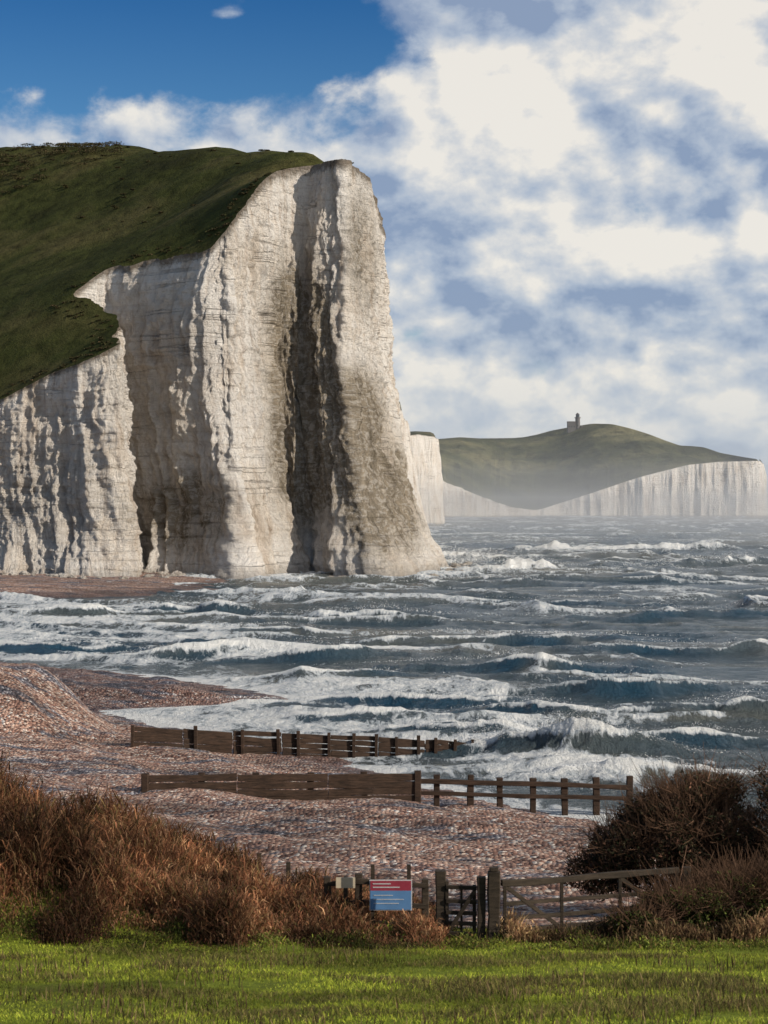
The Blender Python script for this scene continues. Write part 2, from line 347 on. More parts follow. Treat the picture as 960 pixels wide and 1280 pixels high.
xs=np.linspace(-24,18,520);ys=np.r_[np.linspace(33.5,130,900)]
xs=np.r_[np.linspace(-140,-24.5,80),xs,np.linspace(18.5,60,40)]
ys=np.r_[ys,np.linspace(130.8,345,260)]
GX,GY=np.meshgrid(xs,ys);GZ=gz(GX,GY)
dxs=xsh(GY)-GX
wet=np.clip(sst(3.2,.3,dxs+.8*vn(GX/2,GY/3,5)),0,1)
wet=np.maximum(wet,.7*(GY>93)*(GY<130))
mesh_obj("shingle_beach",np.stack([GX,GY,GZ],-1).reshape(-1,3),grid_faces(len(ys),len(xs)),M_shingle,True,{"wet":wet})
xs=np.linspace(-30,30,300);ys=np.linspace(-30,34.6,300);GX,GY=np.meshgrid(xs,ys);GZ=gz(GX,GY)+.03
mesh_obj("grass_field",np.stack([GX,GY,GZ],-1).reshape(-1,3),grid_faces(300,300),M_field)
# ---------------------------------------------------------------- sea
rows=np.r_[np.linspace(1090,660,1150),np.linspace(659.7,638.0,90)]
yy=CH*F/(rows-H0);fx=np.r_[np.linspace(-.55,-.23,60)[:-1],np.linspace(-.23,.23,800),np.linspace(.23,.55,60)[1:]]
SX=fx[None]*yy[:,None];SY=yy[:,None]+0*SX
nshore=SX-xsh(SY)
sh_at=sst(-1,9,nshore)*(SY<140)+(SY>=140)
wy=SY+5*fbm(SX/30,SY/50,2,2)+SX*.15
def crest(px_,py_,seed,p=2.2):
    n_=np.abs(vn(px_,py_,seed));return (1-n_)**p
A1=np.interp(SY,[50,75,120,400,3000],[.25,.5,.85,1.6,2.0]);near=sst(900,250,SY)
c1=crest(SX/24+.2*vn(SX/6,SY/5,6),wy/11,91,3.0);c2=crest(SX/11,(wy+SX*.2)/5.,92,2.5);c3=ridge(SX/3.2,(SY-.3*SX)/1.6,93,3)
c4=crest(SX/60,wy/38,97,3.0)
msk=sst(-.35,.35,vn(SX/30,SY/25,99))
SZ=A1*(.95*c1*(.35+.65*msk)*near+.45*c2*near+.8*c4*(1-near)+.5*c4*sst(150,400,SY))+.13*c3*sst(300,90,SY)+.09*fbm(SX/.6,SY/.4,98,3)*sst(160,70,SY)
SZ=SZ-.55*A1
SZ*=sh_at
foam=np.interp(fx,[-.2,-.02,.05,.2],[.70,.60,.50,.45])[None]+0*SX
foam=foam*sst(420,170,SY)+(1-sst(420,170,SY))*np.interp(fx,[-.2,.0,.06,.2],[.62,.58,.50,.46])[None]
foam+=.22*vn(SX/16,SY/14,77)*near+.16*vn(SX/5,SY/4.5,78)*sst(200,100,SY)
foam+=.36*sst(.62,.97,c1)*near*(.3+.9*msk)-.22*sst(.55,.15,c1)*near+.14*sst(.7,1,c2)*near+.30*sst(.7,1,c4)*(1-near)
foam+=.16*sst(9,0,nshore)*(SY<130)
foam=np.clip(foam,0,.78)+.2*sst(1.8,.2,nshore)*(SY<130)
brown=.40+.5*sst(.35,.9,c1)+.35*vn(SX/20,SY/30,8)
BR=[(705,945,5.5,1.45,-.5,.15),(790,978,3.5,.7,.15,.2),(600,925,3.5,.7,-.3,.1),(800,868,6.0,1.2,-.40,.1),(925,893,5.5,1.2,-.40,.1),(395,824,6.5,1.2,-.35,.30),(225,768,8,1.5,-.5,.2),(60,812,6,1.0,-.5,.2),
(640,838,9,.9,-.2,.1),(660,712,12,1.8,.3,.3),(815,716,11,1.4,.1,.25),(905,706,14,1.7,.2,.25),(600,730,12,1.1,.1,.2),(560,800,9,.7,.0,.2),(480,772,12,.9,.1,.2),(880,770,14,1.1,-.3,.0),(740,755,14,1.0,-.25,.1),(850,815,10,1.0,-.3,.1),(520,878,6,.6,-.4,.1),(430,850,7,.5,-.3,.1),(580,698,12,1.4,.4,.5),(700,800,8,.7,-.2,.1),(540,925,4,.4,-.4,.1),(900,930,5,.8,-.3,.2),(300,880,4,.35,-.4,.1),(240,820,6,.7,-.4,.2),(330,790,7,.8,-.45,.2),(120,775,8,1.0,-.5,.1),(700,690,16,1.6,.2,.3),(850,690,18,1.7,.1,.3),(690,895,5,.7,-.4,.1),(450,900,4,.35,-.4,.1)]
spr=[]
for i,(px,row,hw,hh,ff,fb) in enumerate(BR):
    c=W(px,row,Dof(row));k=c[1]/100.
    def ycf(xq): return c[1]+.22*(xq-c[0])*(1 if i%2 else -.7)+.03*(xq-c[0])**2/hw*2+1.1*vn(xq/4.5,xq*0+i,40+i)+.25*vn(xq/1.2,xq*0+i,41+i)
    yc=ycf(SX)
    v=SY-yc;sf=.7*max(k,.8)**.5;sb=(1.5 if c[1]<105 else 2.6)*max(k,.8)**.5
    ef=lambda xq:np.exp(-((xq-c[0])/hw)**2*1.3)*(.82+.28*vn(xq/2.6,xq*0+i,60+i))
    ev=ef(SX)
    prof_=np.where(v<0,np.exp(-(np.abs(v)/sf)**1.3),np.exp(-(np.abs(v)/sb)**1.15))
    SZ+=hh*ev*prof_
    roll=np.exp(-((v+.3*sf)/(2.2*sf))**2)*ev
    SZ+=hh*roll*(.20*fbm(SX/.7,SY/.5,80+i,4,.6) if (ff>0 or i==0) else .07*fbm(SX/1.0,SY/.7,80+i,3))
    foam+=ff*np.exp(-((v+sf*1.0)/(1.2*sf))**2)*ev*1.1+fb*np.exp(-((v-sb*.9)/(1.6*sb))**2)*ev+.65*np.exp(-((v+.05*sf)/(.45*sf))**2)*ev+(.5*np.exp(-((v+3.4*sf)/(1.0*sf))**2)*ev if i==0 else 0)
    brown+=(.3 if ff>-.2 else -.4)*np.exp(-((v+sf)/(1.5*sf))**2)*ev
    nn=int((4500 if i<2 else 900)*(1 if ff>-.25 or i==0 else .5)) if c[1]<420 else 0
    xq=c[0]+rng.normal(0,hw*.5,nn);hq=ef(xq)*hh
    yq=ycf(xq)+rng.normal(0,.3,nn);zq=hq*(rng.uniform(.75,1.0,nn)+np.abs(rng.normal(0,.30 if (ff>0 or i==0) else .15,nn)))+.1
    spr.append(np.stack([xq-abs(rng.normal(0,.3,nn)),yq,zq,rng.uniform(.008,.026,nn)*max(k,.7)**.8],1))
nn=3500;aa=rng.uniform(0,1,nn);spr.append(np.stack([8+aa*12+rng.normal(0,2.2,nn),330+aa*30+rng.normal(0,3,nn),.3+np.abs(rng.normal(0,1.5,nn))*(1-.4*aa),rng.uniform(.03,.08,nn)],1))
SZ=np.where((SY<135),np.maximum(SZ,-.14+.03*vn(SX,SY,3)),SZ)
foam=np.clip(foam,0,1.0)
m,g=newmat("sea_water");p=g.pos();x,y,z=g.sep(p);fo=g.attr("foam");br=g.attr("brown")
fa=g.noise(g.vec(g.m('MULTIPLY',x,.40),g.m('MULTIPLY',y,.17)),1.0,9,.70,.8)
fb=g.noise(g.vec(g.m('MULTIPLY',x,2.0),g.m('MULTIPLY',y,.9),5.0),1.0,8,.74,1.2)
fc=g.noise(g.vec(g.m('MULTIPLY',x,.09),g.m('MULTIPLY',y,.03),9.0),1.0,5,.6)
fn=g.m('ADD',g.m('ADD',g.m('MULTIPLY',fa,.50),g.m('MULTIPLY',fb,.42)),g.m('MULTIPLY',fc,.08))
lev=g.m('ADD',g.m('SUBTRACT',fn,.5),g.m('MULTIPLY',g.m('SUBTRACT',fo,.58),.38))
fm=g.m('MULTIPLY',g.ss(-.015,.045,lev),.96)
wc=g.mix(g.m('MULTIPLY',br,.85,clamp=True),(.018,.065,.11),(.17,.165,.13))
col=g.mix(fm,wc,g.mix(g.ss(.0,.14,lev),(.48,.54,.60),(.95,.95,.93)))
h=g.m('ADD',g.m('MULTIPLY',g.noise(g.scl(p,(1,1.0,1)),.8,8,.72,.3),1.3),g.m('ADD',g.m('MULTIPLY',fm,.25),g.m('MULTIPLY',fb,.8)))
g.out(col,g.m('ADD',.14,g.m('MULTIPLY',fm,.7)),h,1.0,.7,.5,{'IOR':1.33})
mesh_obj("sea",np.stack([SX,SY,SZ],-1).reshape(-1,3),grid_faces(len(rows),len(fx)),m,True,{"foam":foam,"brown":np.clip(brown,0,1)})
sp=np.concatenate(spr);nS=len(sp);a=rng.normal(0,1,(nS,3));a/=np.linalg.norm(a,axis=1)[:,None];bb=np.cross(a,rng.normal(0,1,(nS,3)));bb/=np.linalg.norm(bb,axis=1)[:,None]
P=sp[:,:3];q_=sp[:,3:4];V=np.stack([P-a*q_,P+bb*q_,P+a*q_,P-bb*q_],1).reshape(-1,3)
M_spray=plain("spray_droplets",(.9,.9,.9),.8)
mesh_obj("sea_spray",V,np.arange(nS)[:,None]*4+np.array([[0,1,2,3]]),M_spray,False)
# ---------------------------------------------------------------- groynes
b=Bld()
xa,xb=-7.6,1.1
ya,yb=61.2,62.6
f=lambda x:ya+(yb-ya)*(x-xa)/(xb-xa)
zt=lambda x:np.interp(x,[xa,xb],[1.50,1.38])
for i in range(5):
    for j in range(3):
        x0=xa+(xb-xa)*j/3;x1=xa+(xb-xa)*(j+1)/3-.03
        b.beam((x0,f(x0),zt(x0)-.12-i*.235),(x1,f(x1),zt(x1)-.12-i*.235+rng.normal(0,.015)),.09,.22,0,4,.010)
for x in np.linspace(xa,xb,6):
    b.beam((x,f(x)+.14,-.5),(x,f(x)+.14,zt(x)+.04),.2,.2,0,3,.01)
b.beam((xa-.02,f(xa)-.02,0),(xa-.02,f(xa)-.02,1.56),.22,.22,0);b.beam((xb,f(xb)-.02,-.4),(xb,f(xb)-.02,1.46),.22,.22,0)
for px in (547,588,625,665,706,746,787):
    x=(px-480)/F*62.7;h_=1.32-.02*(px-547)/40+rng.normal(0,.05);b.beam((x,62.7,-.8),(x+rng.normal(0,.02),62.7,h_),.2,.2,0,4,.012)
b.beam((xb,62.57,1.12),(8.0,62.57,.93),.1,.15,0,8,.014);b.beam((xb,62.57,.74),(8.0,62.57,.55),.1,.13,0,8,.014)
b.make("timber_groyne",[M_wood2])
b=Bld();xa,xb=-9.8,3.6
f=lambda x:75+(78.5-75)*(x-xa)/(xb-xa);zt=lambda x:np.interp(x,[xa,xb],[1.50,.50])
for i in range(5):
    for j in range(7):
        x0=xa+(xb-xa)*j/7;x1=xa+(xb-xa)*(j+1)/7-.04
        b.beam((x0,f(x0),zt(x0)-.1-i*.2),(x1,f(x1),zt(x1)-.1-i*.2+rng.normal(0,.03)),.1,.19,0,3,.012)
for x in (-9.8,-7.4,-5.6,-4.2,-3.4,-2.2,-1.2,-.3,.5,1.4,2.1,2.9,3.6): b.beam((x,f(x)-.16,-.9),(x,f(x)-.16,zt(x)+.04+abs(rng.normal(0,.06))),.13,.13,0,3,.01)
b.make("timber_groyne",[M_wood2])
# ---------------------------------------------------------------- gate, fence, sign
def gp(px,row,D=33.): return W(px,row,D)
b=Bld()
b.beam((1.89,33,2.2),(1.89,33,3.78),.21,.21,0,4,.006);b.beam((1.89,33,3.78),(1.89,33,3.84),.15,.15,0)
b.beam((1.68,33.05,2.2),(1.68,33.05,3.66),.14,.14,0,4,.006)
b.make("gate_post",[M_wood])
b=Bld()
b.beam((.98,33.3,2.2),(.98,33.3,3.72),.17,.17,0,3,.006)
for z_ in (2.66,2.84,3.02,3.22,3.46): b.beam((1.08,33.2,z_),(1.60,33.1,z_),.05,.07,0)
b.beam((1.09,33.24,2.6),(1.09,33.24,3.55),.06,.06,0);b.beam((1.56,33.16,2.6),(1.56,33.16,3.5),.06,.06,0)
b.beam((1.1,33.14,2.68),(1.56,33.05,3.42),.04,.07,0);b.beam((1.34,33.2,2.62),(1.34,33.2,3.5),.04,.05,0)
b.make("wooden_hand_gate",[M_wood])
b=Bld()
e=(5.25,34.2)
def gl(u,z): return (2.03+(e[0]-2.03)*u,33.0+(e[1]-33.0)*u,z)
b.beam(gl(0,3.56),gl(1,3.56),.08,.11,0,6,.006)
for z_ in (2.74,2.95,3.2): b.beam(gl(0.01,z_),gl(.98,z_),.04,.07,0,4,.004)
for u_ in (.015,.33,.66,.985): b.beam(gl(u_,2.62),gl(u_,3.56),.06,.07,0)
b.beam(gl(.02,3.5),gl(.33,2.7),.045,.07,0)
b.beam(gl(.66,3.5),gl(.98,2.7),.045,.07,0)
b.beam((5.4,34.3,2.2),(5.4,34.3,3.6),.15,.15,0)
b.make("wooden_field_gate",[M_wood])
def post_fence(name,pts,rails,w=.11):
    b=Bld()
    for (x,y,z0,z1) in pts: b.beam((x,y,z0),(x+rng.normal(0,.02),y,z1),w,w,0,3,.006)
    for r in rails:
        for a,c in zip(pts[:-1],pts[1:]): b.beam((a[0],a[1]-.07,a[3]-r),(c[0],c[1]-.07,c[3]-r),.045,.09,0,3,.004)
    return b.make(name,[M_wood])
P=[]
for px,rt in ((412,1096),(447,1092),(532,1098)):
    v=gp(px,rt,34.5);P.append((v[0],34.5,2.0,v[2]))
post_fence("wooden_fence",P,(.12,.5,.85),.13)
P=[]
for px,rt in ((155,1034),(264,1053),(325,1066),(362,1078)):
    v=gp(px,rt,39);P.append((v[0],39,v[2]-1.3,v[2]))
post_fence("wire_fence",P,(),.09)
b=Bld()
a=gp(463,1101,34.0);c=gp(514,1137,34.0);w_=c[0]-a[0];h_=a[2]-c[2];cx=(a[0]+c[0])/2;yo=34.0
b.box((cx,yo,c[2]+h_/2),(w_+.03,.02,h_+.03),3)
b.box((cx,yo-.015,a[2]-h_*.17),(w_,.012,h_*.34),0);b.box((cx,yo-.015,c[2]+h_*.33),(w_,.012,h_*.66),1)
for i,(f0,f1) in enumerate(((.06,.5),(.06,.72))): b.box((a[0]+w_*(f0+f1)/2,yo-.025,a[2]-h_*(.10+.12*i)),(w_*(f1-f0),.006,.016),2)
for i,(f0,f1) in enumerate(((.08,.55),(.08,.82),(.08,.7))): b.box((a[0]+w_*(f0+f1)/2,yo-.025,a[2]-h_*(.50+.14*i)),(w_*(f1-f0),.006,.011),2)
b.box((a[0]+.04,yo+.06,c[2]+h_*.2),(.07,.07,h_*1.5+.6),4);b.box((c[0]-.04,yo+.06,c[2]+h_*.2),(.07,.07,h_*1.5+.6),4)
b.make("information_sign",[M_red,M_blue,M_white,M_white,M_wood])
b=Bld();a=gp(420,1097,34.3);c=gp(444,1110,34.3);b.box(((a[0]+c[0])/2,34.3,(a[2]+c[2])/2),(c[0]-a[0],.03,a[2]-c[2]),0);b.box(((a[0]+c[0])/2,34.35,(a[2]+c[2])/2-.5),(.08,.06,1.2),1)
b.make("notice_board",[M_buff,M_wood])
# ---------------------------------------------------------------- vegetation
def blades(base,h,w,lean,col,ang=None):
    N=len(base);a=rng.uniform(0,2*np.pi,N) if ang is None else ang
    la=rng.uniform(0,2*np.pi,N);sd=np.stack([np.cos(a)*.9+.0,np.sin(a)*.5,np.zeros(N)],1);sd/=np.linalg.norm(sd,axis=1)[:,None]
    ld=np.stack([np.cos(la),np.sin(la),np.zeros(N)],1)*(lean*h)[:,None]
    up=np.zeros((N,3));up[:,2]=h
    m_=base+up*.55+ld*.3;t_=base+up*np.sqrt(np.clip(1-lean**2*.6,.1,1))[:,None]+ld
    ww=(sd*w[:,None]/2)
    V=np.stack([base-ww,base+ww,m_+ww*.8,m_-ww*.8,t_+ww*.25,t_-ww*.25],1).reshape(-1,3)
    i=np.arange(N)[:,None]*6;Fc=np.concatenate([i+np.array([[0,1,2,3]]),i+np.array([[3,2,4,5]])])
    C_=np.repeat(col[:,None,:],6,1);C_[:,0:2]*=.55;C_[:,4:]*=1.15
    return V,Fc,C_.reshape(-1,3)
def merge(L):
    V=[];Fc=[];C_=[];o=0
    for v,f_,c in L: V.append(v);Fc.append(f_+o);C_.append(c);o+=len(v)
    return np.concatenate(V),np.concatenate(Fc),np.concatenate(C_)
def pal(n,cols,var=.25):
    c=np.array(cols)[rng.integers(0,len(cols),n)];return c*np.exp(rng.normal(0,var,(n,1)))
N=170000
y=rng.uniform(20.5,34.6,N);x=rng.uniform(-1,1,N)*(y*.23+1);z=gz(x,y)+.01
pn=fbm(x/1.5,y/.9,33,3);pg=fbm(x/3.5,y/1.0,34,3)
c=pal(N,[(.24,.29,.03),(.30,.34,.035),(.34,.34,.05),(.17,.20,.02)],.25)*(.92+1.6*np.clip(pg,-.42,.4))[:,None]
dry=(pn+rng.normal(0,.15,N))>.18;c[dry]=pal(dry.sum(),[(.24,.21,.06),(.13,.13,.03),(.16,.115,.05),(.08,.07,.03)],.25)
h=rng.uniform(.03,.09,N)*(1+.9*pn);L_=[blades(np.stack([x,y,z],1),h,rng.uniform(.006,.012,N),rng.uniform(.2,.8,N),c)]
N=7000;y=rng.uniform(22,34.3,N);x=rng.uniform(-1,1,N)*(y*.22+.5);kp=fbm(x/1.2,y/.8,44,2)>.12;x,y=x[kp],y[kp];N=len(x)
L_.append(blades(np.stack([x,y,gz(x,y)],1),rng.uniform(.08,.26,N),rng.uniform(.008,.02,N),rng.uniform(.05,.4,N),pal(N,[(.10,.06,.03),(.2,.14,.07),(.06,.05,.02)])))
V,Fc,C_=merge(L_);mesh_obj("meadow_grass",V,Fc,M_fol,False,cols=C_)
def scrub(name,N,xr,yr,hf,cols,seed,lean=(.05,.5),cs=.9):
    x=rng.uniform(*xr,N);y=rng.uniform(*yr,N)
    cl=fbm(x/cs,y/cs,seed,3);kp=rng.uniform(-.6,.35,N)<cl+.1;x,y,cl=x[kp],y[kp],cl[kp];n=len(x)
    hh=hf(x,y)*np.clip(.72+.9*cl+rng.normal(0,.16,n),.2,1.5)
    g1=np.clip(.8+1.4*fbm(x/1.1,y/1.1,seed+5,3),.25,1.8)[:,None]
    base=np.stack([x,y,gz(x,y)-.03],1)
    L=[blades(base,hh,rng.uniform(.007,.018,n),rng.uniform(*lean,n),pal(n,cols,.4)*g1)]
    for k in range(2):
        b2=base.copy();fr=rng.uniform(.3,.9,n);b2[:,2]+=hh*fr;b2[:,0]+=rng.normal(0,.08,n);b2[:,1]+=rng.normal(0,.06,n)
        L.append(blades(b2,hh*rng.uniform(.12,.32,n),rng.uniform(.010,.028,n),rng.uniform(.6,1.3,n),pal(n,cols,.4)*g1*1.1))
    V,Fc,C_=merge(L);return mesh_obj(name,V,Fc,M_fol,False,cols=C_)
brown_c=[(.17,.070,.034),(.24,.11,.052),(.10,.045,.026),(.33,.19,.10),(.19,.08,.042),(.13,.09,.035)]
hl=lambda x,y:np.interp(x,[-9,-7,-5.6,-4.6,-3,-1,0,.7,1.2],[1.45,1.25,1.05,.85,.75,.6,.46,.33,.2])
scrub("dry_bramble_thicket",56000,(-9.5,1.0),(31.6,38.5),lambda x,y:hl(x,y)*sst(31.0,33.0,y+.9*vn(x/.9,y*0,4)),brown_c,101,(.1,.75),.7)
scrub("dry_grass_tuft",9000,(2.1,7.8),(32.6,33.6),lambda x,y:.34+.22*vn(x/.6,y,3)+.12*(x>2.8),[(.22,.14,.07),(.16,.08,.045),(.3,.2,.1)],131)
scrub("rough_grass_verge",26000,(-9,8.5),(31.0,34.2),lambda x,y:.10+.12*sst(31,33,y)+.08*vn(x/.5,y/.4,6),[(.11,.13,.025),(.18,.20,.03),(.14,.09,.035),(.06,.08,.015)],151,(.2,.8),.5)
def bush(name,lobes,n_leaf,n_twig,cols,base,leaf=.05):
    L=[]
    lo=np.array(lobes);vol=lo[:,3]*lo[:,4]*lo[:,5];pr=vol/vol.sum()
    k=rng.choice(len(lo),n_leaf,p=pr);d=rng.normal(0,1,(n_leaf,3));d/=np.linalg.norm(d,axis=1)[:,None]
    rag=1+.38*fbm(d[:,0]*2.2+k*3.1,d[:,2]*2.2+d[:,1]*2.2,91,3)
    r=rng.uniform(.15,1,n_leaf)**.5
    P=lo[k,:3]+d*lo[k,3:]*(r*rag)[:,None]
    nz=fbm(P[:,0]/.3+P[:,2]*1.7,P[:,1]/.35+P[:,2]*2.1,77,3);kp=nz+.35*(1-r)*1.5>-.02;P=P[kp];r=r[kp];n=len(P)
    a=rng.normal(0,1,(n,3));a/=np.linalg.norm(a,axis=1)[:,None];bb=np.cross(a,rng.normal(0,1,(n,3)));bb/=np.linalg.norm(bb,axis=1)[:,None]
    s1=rng.uniform(.4,1.2,n)[:,None]*leaf;V=np.stack([P-a*s1,P+bb*s1*.42,P+a*s1,P-bb*s1*.42],1).reshape(-1,3)
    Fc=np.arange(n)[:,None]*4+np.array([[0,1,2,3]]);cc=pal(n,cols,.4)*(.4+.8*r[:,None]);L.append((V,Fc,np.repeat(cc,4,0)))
    k=rng.choice(len(lo),n_twig,p=pr);d=rng.normal(0,1,(n_twig,3));d[:,2]=abs(d[:,2])*.9-.1;d/=np.linalg.norm(d,axis=1)[:,None]
    A0=lo[k,:3]+d*lo[k,3:]*rng.uniform(.5,1.0,n_twig)[:,None];B1=A0+(d*.6+rng.normal(0,.5,(n_twig,3))+np.array([0,0,.35]))*rng.uniform(.12,.42,n_twig)[:,None]
    sd=np.cross(B1-A0,np.array([0,1.,0]));sd/=np.linalg.norm(sd,axis=1)[:,None]+1e-6;sd*=rng.uniform(.003,.008,n_twig)[:,None]
    V=np.stack([A0-sd,A0+sd,B1+sd*.4,B1-sd*.4],1).reshape(-1,3);Fc=np.arange(n_twig)[:,None]*4+np.array([[0,1,2,3]])
    L.append((V,Fc,np.repeat(pal(n_twig,[(.09,.05,.03),(.14,.08,.05)],.3),4,0)))
    for j in range(26):
        t_=lo[rng.integers(len(lo)),:3]+rng.normal(0,.2,3);p0=np.array(base)+rng.normal(0,.12,3)*[1,1,0]
        for q_ in range(5):
            u0,u1=q_/5,(q_+1)/5;a_=p0+(t_-p0)*u0+np.array([0,0,.3*math.sin(math.pi*u0)]);b_=p0+(t_-p0)*u1+np.array([0,0,.3*math.sin(math.pi*u1)])
            for s_ in ((1,0,0),(0,1,0)):
                s_=np.array(s_)*1.;w0=.045*(1-u0*.8);w1=.045*(1-u1*.8)
                L.append((np.array([a_-s_*w0,a_+s_*w0,b_+s_*w1,b_-s_*w1]),np.array([[0,1,2,3]]),np.tile([.06,.04,.028],(4,1))))
    V,Fc,C_=merge(L);return mesh_obj(name,V,Fc,M_fol,False,cols=C_)
def lobe(px,row,rx,rz,D=37.,ry=None):
    v=W(px,row,D);return (v[0],v[1],v[2],rx/F*D,(ry or rx/F*D),rz/F*D)
dark=[(.036,.028,.017),(.026,.028,.012),(.06,.03,.02),(.045,.036,.017),(.09,.045,.028)]
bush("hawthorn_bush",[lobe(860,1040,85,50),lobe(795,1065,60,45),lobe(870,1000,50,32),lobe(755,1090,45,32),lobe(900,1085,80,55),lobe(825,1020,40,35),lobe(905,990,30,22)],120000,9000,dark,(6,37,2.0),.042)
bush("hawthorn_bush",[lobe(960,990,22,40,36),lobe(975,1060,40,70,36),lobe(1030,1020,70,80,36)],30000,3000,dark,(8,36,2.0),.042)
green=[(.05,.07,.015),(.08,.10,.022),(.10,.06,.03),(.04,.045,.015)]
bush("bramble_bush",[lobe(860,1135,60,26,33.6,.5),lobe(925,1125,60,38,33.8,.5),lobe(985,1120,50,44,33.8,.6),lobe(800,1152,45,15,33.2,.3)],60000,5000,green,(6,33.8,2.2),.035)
L=[]
co=np.empty(len(ch.data.vertices)*3,np.float32);ch.data.vertices.foreach_get("co",co);co=co.reshape(NTT,NS,3)[-1]
ei=rng.integers(60,1180,380)
def clump(c,r,n,cols):
    d=rng.normal(0,1,(n,3));d/=np.linalg.norm(d,axis=1)[:,None];d[:,2]=np.abs(d[:,2]);P=c+d*r*np.array([1.5,1.5,.4])*rng.uniform(.4,1,(n,1))
    a=rng.normal(0,1,(n,3));a/=np.linalg.norm(a,axis=1)[:,None];bb=np.cross(a,rng.normal(0,1,(n,3)));bb/=np.linalg.norm(bb,axis=1)[:,None];s1=.15
    V=np.stack([P-a*s1,P+bb*s1*.7,P+a*s1,P-bb*s1*.7],1).reshape(-1,3);L.append((V,np.arange(n)[:,None]*4+np.array([[0,1,2,3]]),np.repeat(pal(n,cols,.3),4,0)))
gc=[(.04,.04,.014),(.05,.045,.018),(.07,.05,.025)]
for i in ei:
    c=co[i].copy();c[:2]-=nrm[i]*rng.uniform(.8,4);c[2]=hillz(np.array([c[0]]),np.array([c[1]]))[0]-.1
    if inside(np.array([c[0]]),np.array([c[1]]),poly[::4])[0]: clump(c,rng.uniform(.2,.5),60,gc)
for i in range(170):
    px=rng.uniform(-20,150) if i<130 else rng.uniform(60,400);Dd=rng.uniform(400,440) if i<130 else rng.uniform(330,420)
    xx=(px-480)/F*Dd;c=np.array([xx,Dd,hillz(np.array([xx]),np.array([Dd]))[0]]);clump(c,rng.uniform(.5,1.6) if i<130 else .4,110,gc)
V,Fc,C_=merge(L);mesh_obj("gorse_scrub",V,Fc,M_fol,False,cols=C_)
V=[];Fl=[];
for i in range(140):
    j=rng.integers(150,1300);bx=B0[j,0]+nrm[j,0]*rng.uniform(1.5,6);by=B0[j,1]+nrm[j,1]*rng.uniform(1.5,6);r=rng.uniform(.2,.8)
    bm=bmesh.new();bmesh.ops.create_icosphere(bm,subdivisions=2,radius=r);o=len(V)
    zz=float(gz(np.array([bx]),np.array([by]))[0]);zz=max(zz,0)
    for v in bm.verts:
        k=1+.35*float(vn(v.co.x*2/r+i*3,v.co.z*2/r+v.co.y/r,i));V.append((bx+v.co.x*k*1.3,by+v.co.y*k,zz+v.co.z*k*.7))
    for f_ in bm.faces: Fl.append([o+v.index for v in f_.verts])
    bm.free()
nv=len(V);mesh_obj("chalk_boulders",np.array(V),Fl,M_chalk,False,{"sarc":np.array(V)[:,0],"hrel":np.full(nv,.5),"stain_shade":np.full(nv,.1)})
# ---------------------------------------------------------------- mist
def mist(den,lo_,hi_):
    bm=bmesh.new();bmesh.ops.create_cube(bm,size=1);me=bpy.data.meshes.new("sea_mist");bm.to_mesh(me);bm.free()
    ob=bpy.data.objects.new("sea_mist",me);SC.collection.objects.link(ob)
    ob.scale=[h-l for l,h in zip(lo_,hi_)];ob.location=[(h+l)/2 for l,h in zip(lo_,hi_)]
    m=bpy.data.materials.new("mist");m.use_nodes=True;g=NT(m.node_tree)
    vs=g.n('ShaderNodeVolumeScatter',{'Color':(1,1,1),'Density':den,'Anisotropy':.3});g.n('ShaderNodeOutputMaterial',{1:vs.outputs[0]})
    me.materials.append(m)
mist(.00022,(-1200,420,-1),(1200,3700,62))
mist(.00075,(-30,372,-2),(420,1650,20))
# ---------------------------------------------------------------- world
sun_dir=Vector((.82,-.40,.43)).normalized()
el=math.asin(sun_dir.z);az=math.atan2(sun_dir.x,sun_dir.y)
w_=bpy.data.worlds.new("World");SC.world=w_;w_.use_nodes=True;g=NT(w_.node_tree)
sk=g.n('ShaderNodeTexSky',sky_type='NISHITA',sun_disc=False,sun_elevation=el,sun_rotation=az,air_density=1.0,dust_density=.6,ozone_density=2.0)
tc=g.n('ShaderNodeTexCoord').outputs['Generated'];x,y,z=g.sep(tc)
skc=g.mix(1.0,sk.outputs[0],g.ramp(z,[(0,(.80,.95,1.05)),(.10,(.66,.84,1.0)),(.18,(.40,.70,.94)),(.26,(.15,.44,.76)),(.45,(.9,1.0,1.0)),(1,(.9,1.0,1.0))]),'MULTIPLY')
def gb(px,row,rx,ry):
    cx=(px-480)/F;cz=(H0-row)/F
    a=g.m('DIVIDE',g.m('SUBTRACT',x,cx),rx/F);b_=g.m('DIVIDE',g.m('SUBTRACT',z,cz),ry/F)
    return g.m('POWER',2.718,g.m('MULTIPLY',g.m('ADD',g.m('MULTIPLY',a,a),g.m('MULTIPLY',b_,b_)),-1.0))
vv=g.vec(g.m('MULTIPLY',x,.80),g.m('MULTIPLY',z,1.15),4.7)
n1=g.noise(vv,12,12,.54,.2)
def cl(v): return g.noise(v,15,6,.48,.1)
off=g.n('ShaderNodeVectorMath',{0:vv,1:(.007,.011,0)},operation='ADD').outputs[0];l1=cl(vv);l2=cl(off)
n6=g.noise(g.vec(x,g.m('MULTIPLY',z,1.3),9.0),34,9,.62,.2)
cov=g.m('MAXIMUM',g.m('MULTIPLY',g.ss(-.055,.055,g.m('ADD',x,g.m('MULTIPLY',g.m('SUBTRACT',z,.2),-.25))),1.0),g.m('MULTIPLY',g.ss(.225,.180,z),.68))
cov=g.m('ADD',cov,g.m('MULTIPLY',gb(250,16,50,10),.42));cov=g.m('ADD',cov,g.m('MULTIPLY',gb(290,38,26,9),.42))
cov=g.m('ADD',cov,g.m('MULTIPLY',gb(178,172,26,14),.35));cov=g.m('ADD',cov,g.m('MULTIPLY',gb(380,145,80,28),.2))
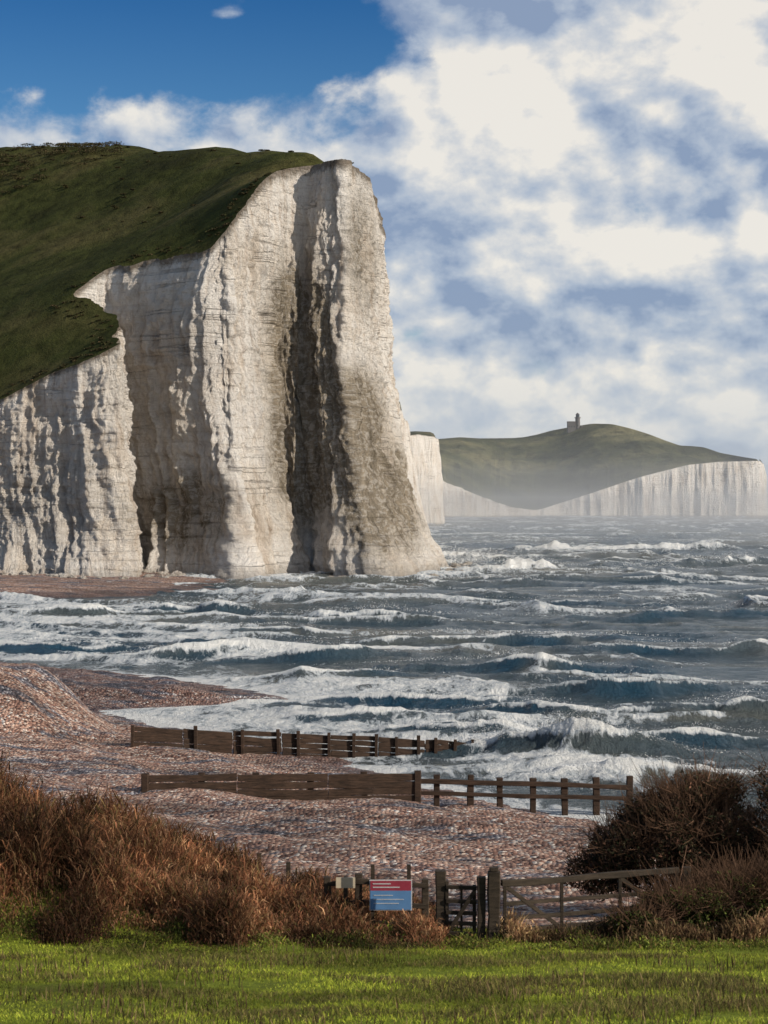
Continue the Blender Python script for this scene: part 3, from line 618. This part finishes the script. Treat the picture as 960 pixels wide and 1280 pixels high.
den=g.m('ADD',g.m('MULTIPLY',g.m('SUBTRACT',n1,.5),2.2),g.m('ADD',g.m('MULTIPLY',g.m('SUBTRACT',n6,.5),.6),g.m('ADD',g.m('MULTIPLY',g.m('SUBTRACT',l1,.5),.8),g.m('SUBTRACT',cov,.56))))
for px,row,rx,ry,a in ((600,190,150,120,.25),(900,50,90,70,.35),(820,115,80,36,-.50),(590,20,110,50,.35),(650,420,200,60,.32),(520,330,60,80,.25),(780,340,160,50,.15)):
    den=g.m('ADD',den,g.m('MULTIPLY',gb(px,row,rx,ry),a))
dn=g.ss(-.08,.28,den)
lit=g.m('ADD',.52,g.m('ADD',g.m('MULTIPLY',g.m('SUBTRACT',l1,l2),5.0),g.m('ADD',g.m('MULTIPLY',g.m('SUBTRACT',n6,.5),1.0),g.m('MULTIPLY',g.m('SUBTRACT',den,.30),.22))))
for px,row,rx,ry,a in ((590,25,130,42,-.65),(600,140,110,60,.10),(910,60,60,60,.22),(790,115,90,35,-.2),(470,190,40,50,-.22),(930,240,70,60,-.12),(640,420,200,60,-.12),(870,330,80,40,.1)):
    lit=g.m('ADD',lit,g.m('MULTIPLY',gb(px,row,rx,ry),a))
cc=g.ramp(lit,[(.0,(2.7,3.5,5.0)),(.28,(4.3,5.0,6.1)),(.56,(6.1,6.4,6.8)),(.88,(8.8,8.4,7.7))])
col=g.mix(g.m('MULTIPLY',dn,.94),skc,cc)
haze=g.ss(.085,.0,z);col=g.mix(g.m('MULTIPLY',haze,.70),col,(5.9,6.5,7.1))
bg=g.n('ShaderNodeBackground',{0:col,1:.1});g.n('ShaderNodeOutputWorld',{0:bg.outputs[0]})
sl=bpy.data.lights.new("sun",'SUN');sl.energy=5.0;sl.angle=math.radians(.5);sl.color=(1,.91,.78)
so=bpy.data.objects.new("sun",sl);SC.collection.objects.link(so);so.rotation_euler=(-sun_dir).to_track_quat('-Z','Y').to_euler();so.location=(50,-50,60)
cd=bpy.data.cameras.new("camera");cam=bpy.data.objects.new("camera",cd);SC.collection.objects.link(cam);SC.camera=cam
cd.sensor_fit='HORIZONTAL';cd.sensor_width=36;cd.lens=90;cd.clip_end=30000;cd.clip_start=.5
cam.location=(0,0,CH);cam.rotation_euler=(math.radians(90)-4/2400.,0,0)
cd.dof.use_dof=True;cd.dof.focus_distance=200;cd.dof.aperture_fstop=5.6
SC.view_settings.view_transform='Standard';SC.view_settings.look='None';SC.view_settings.exposure=0
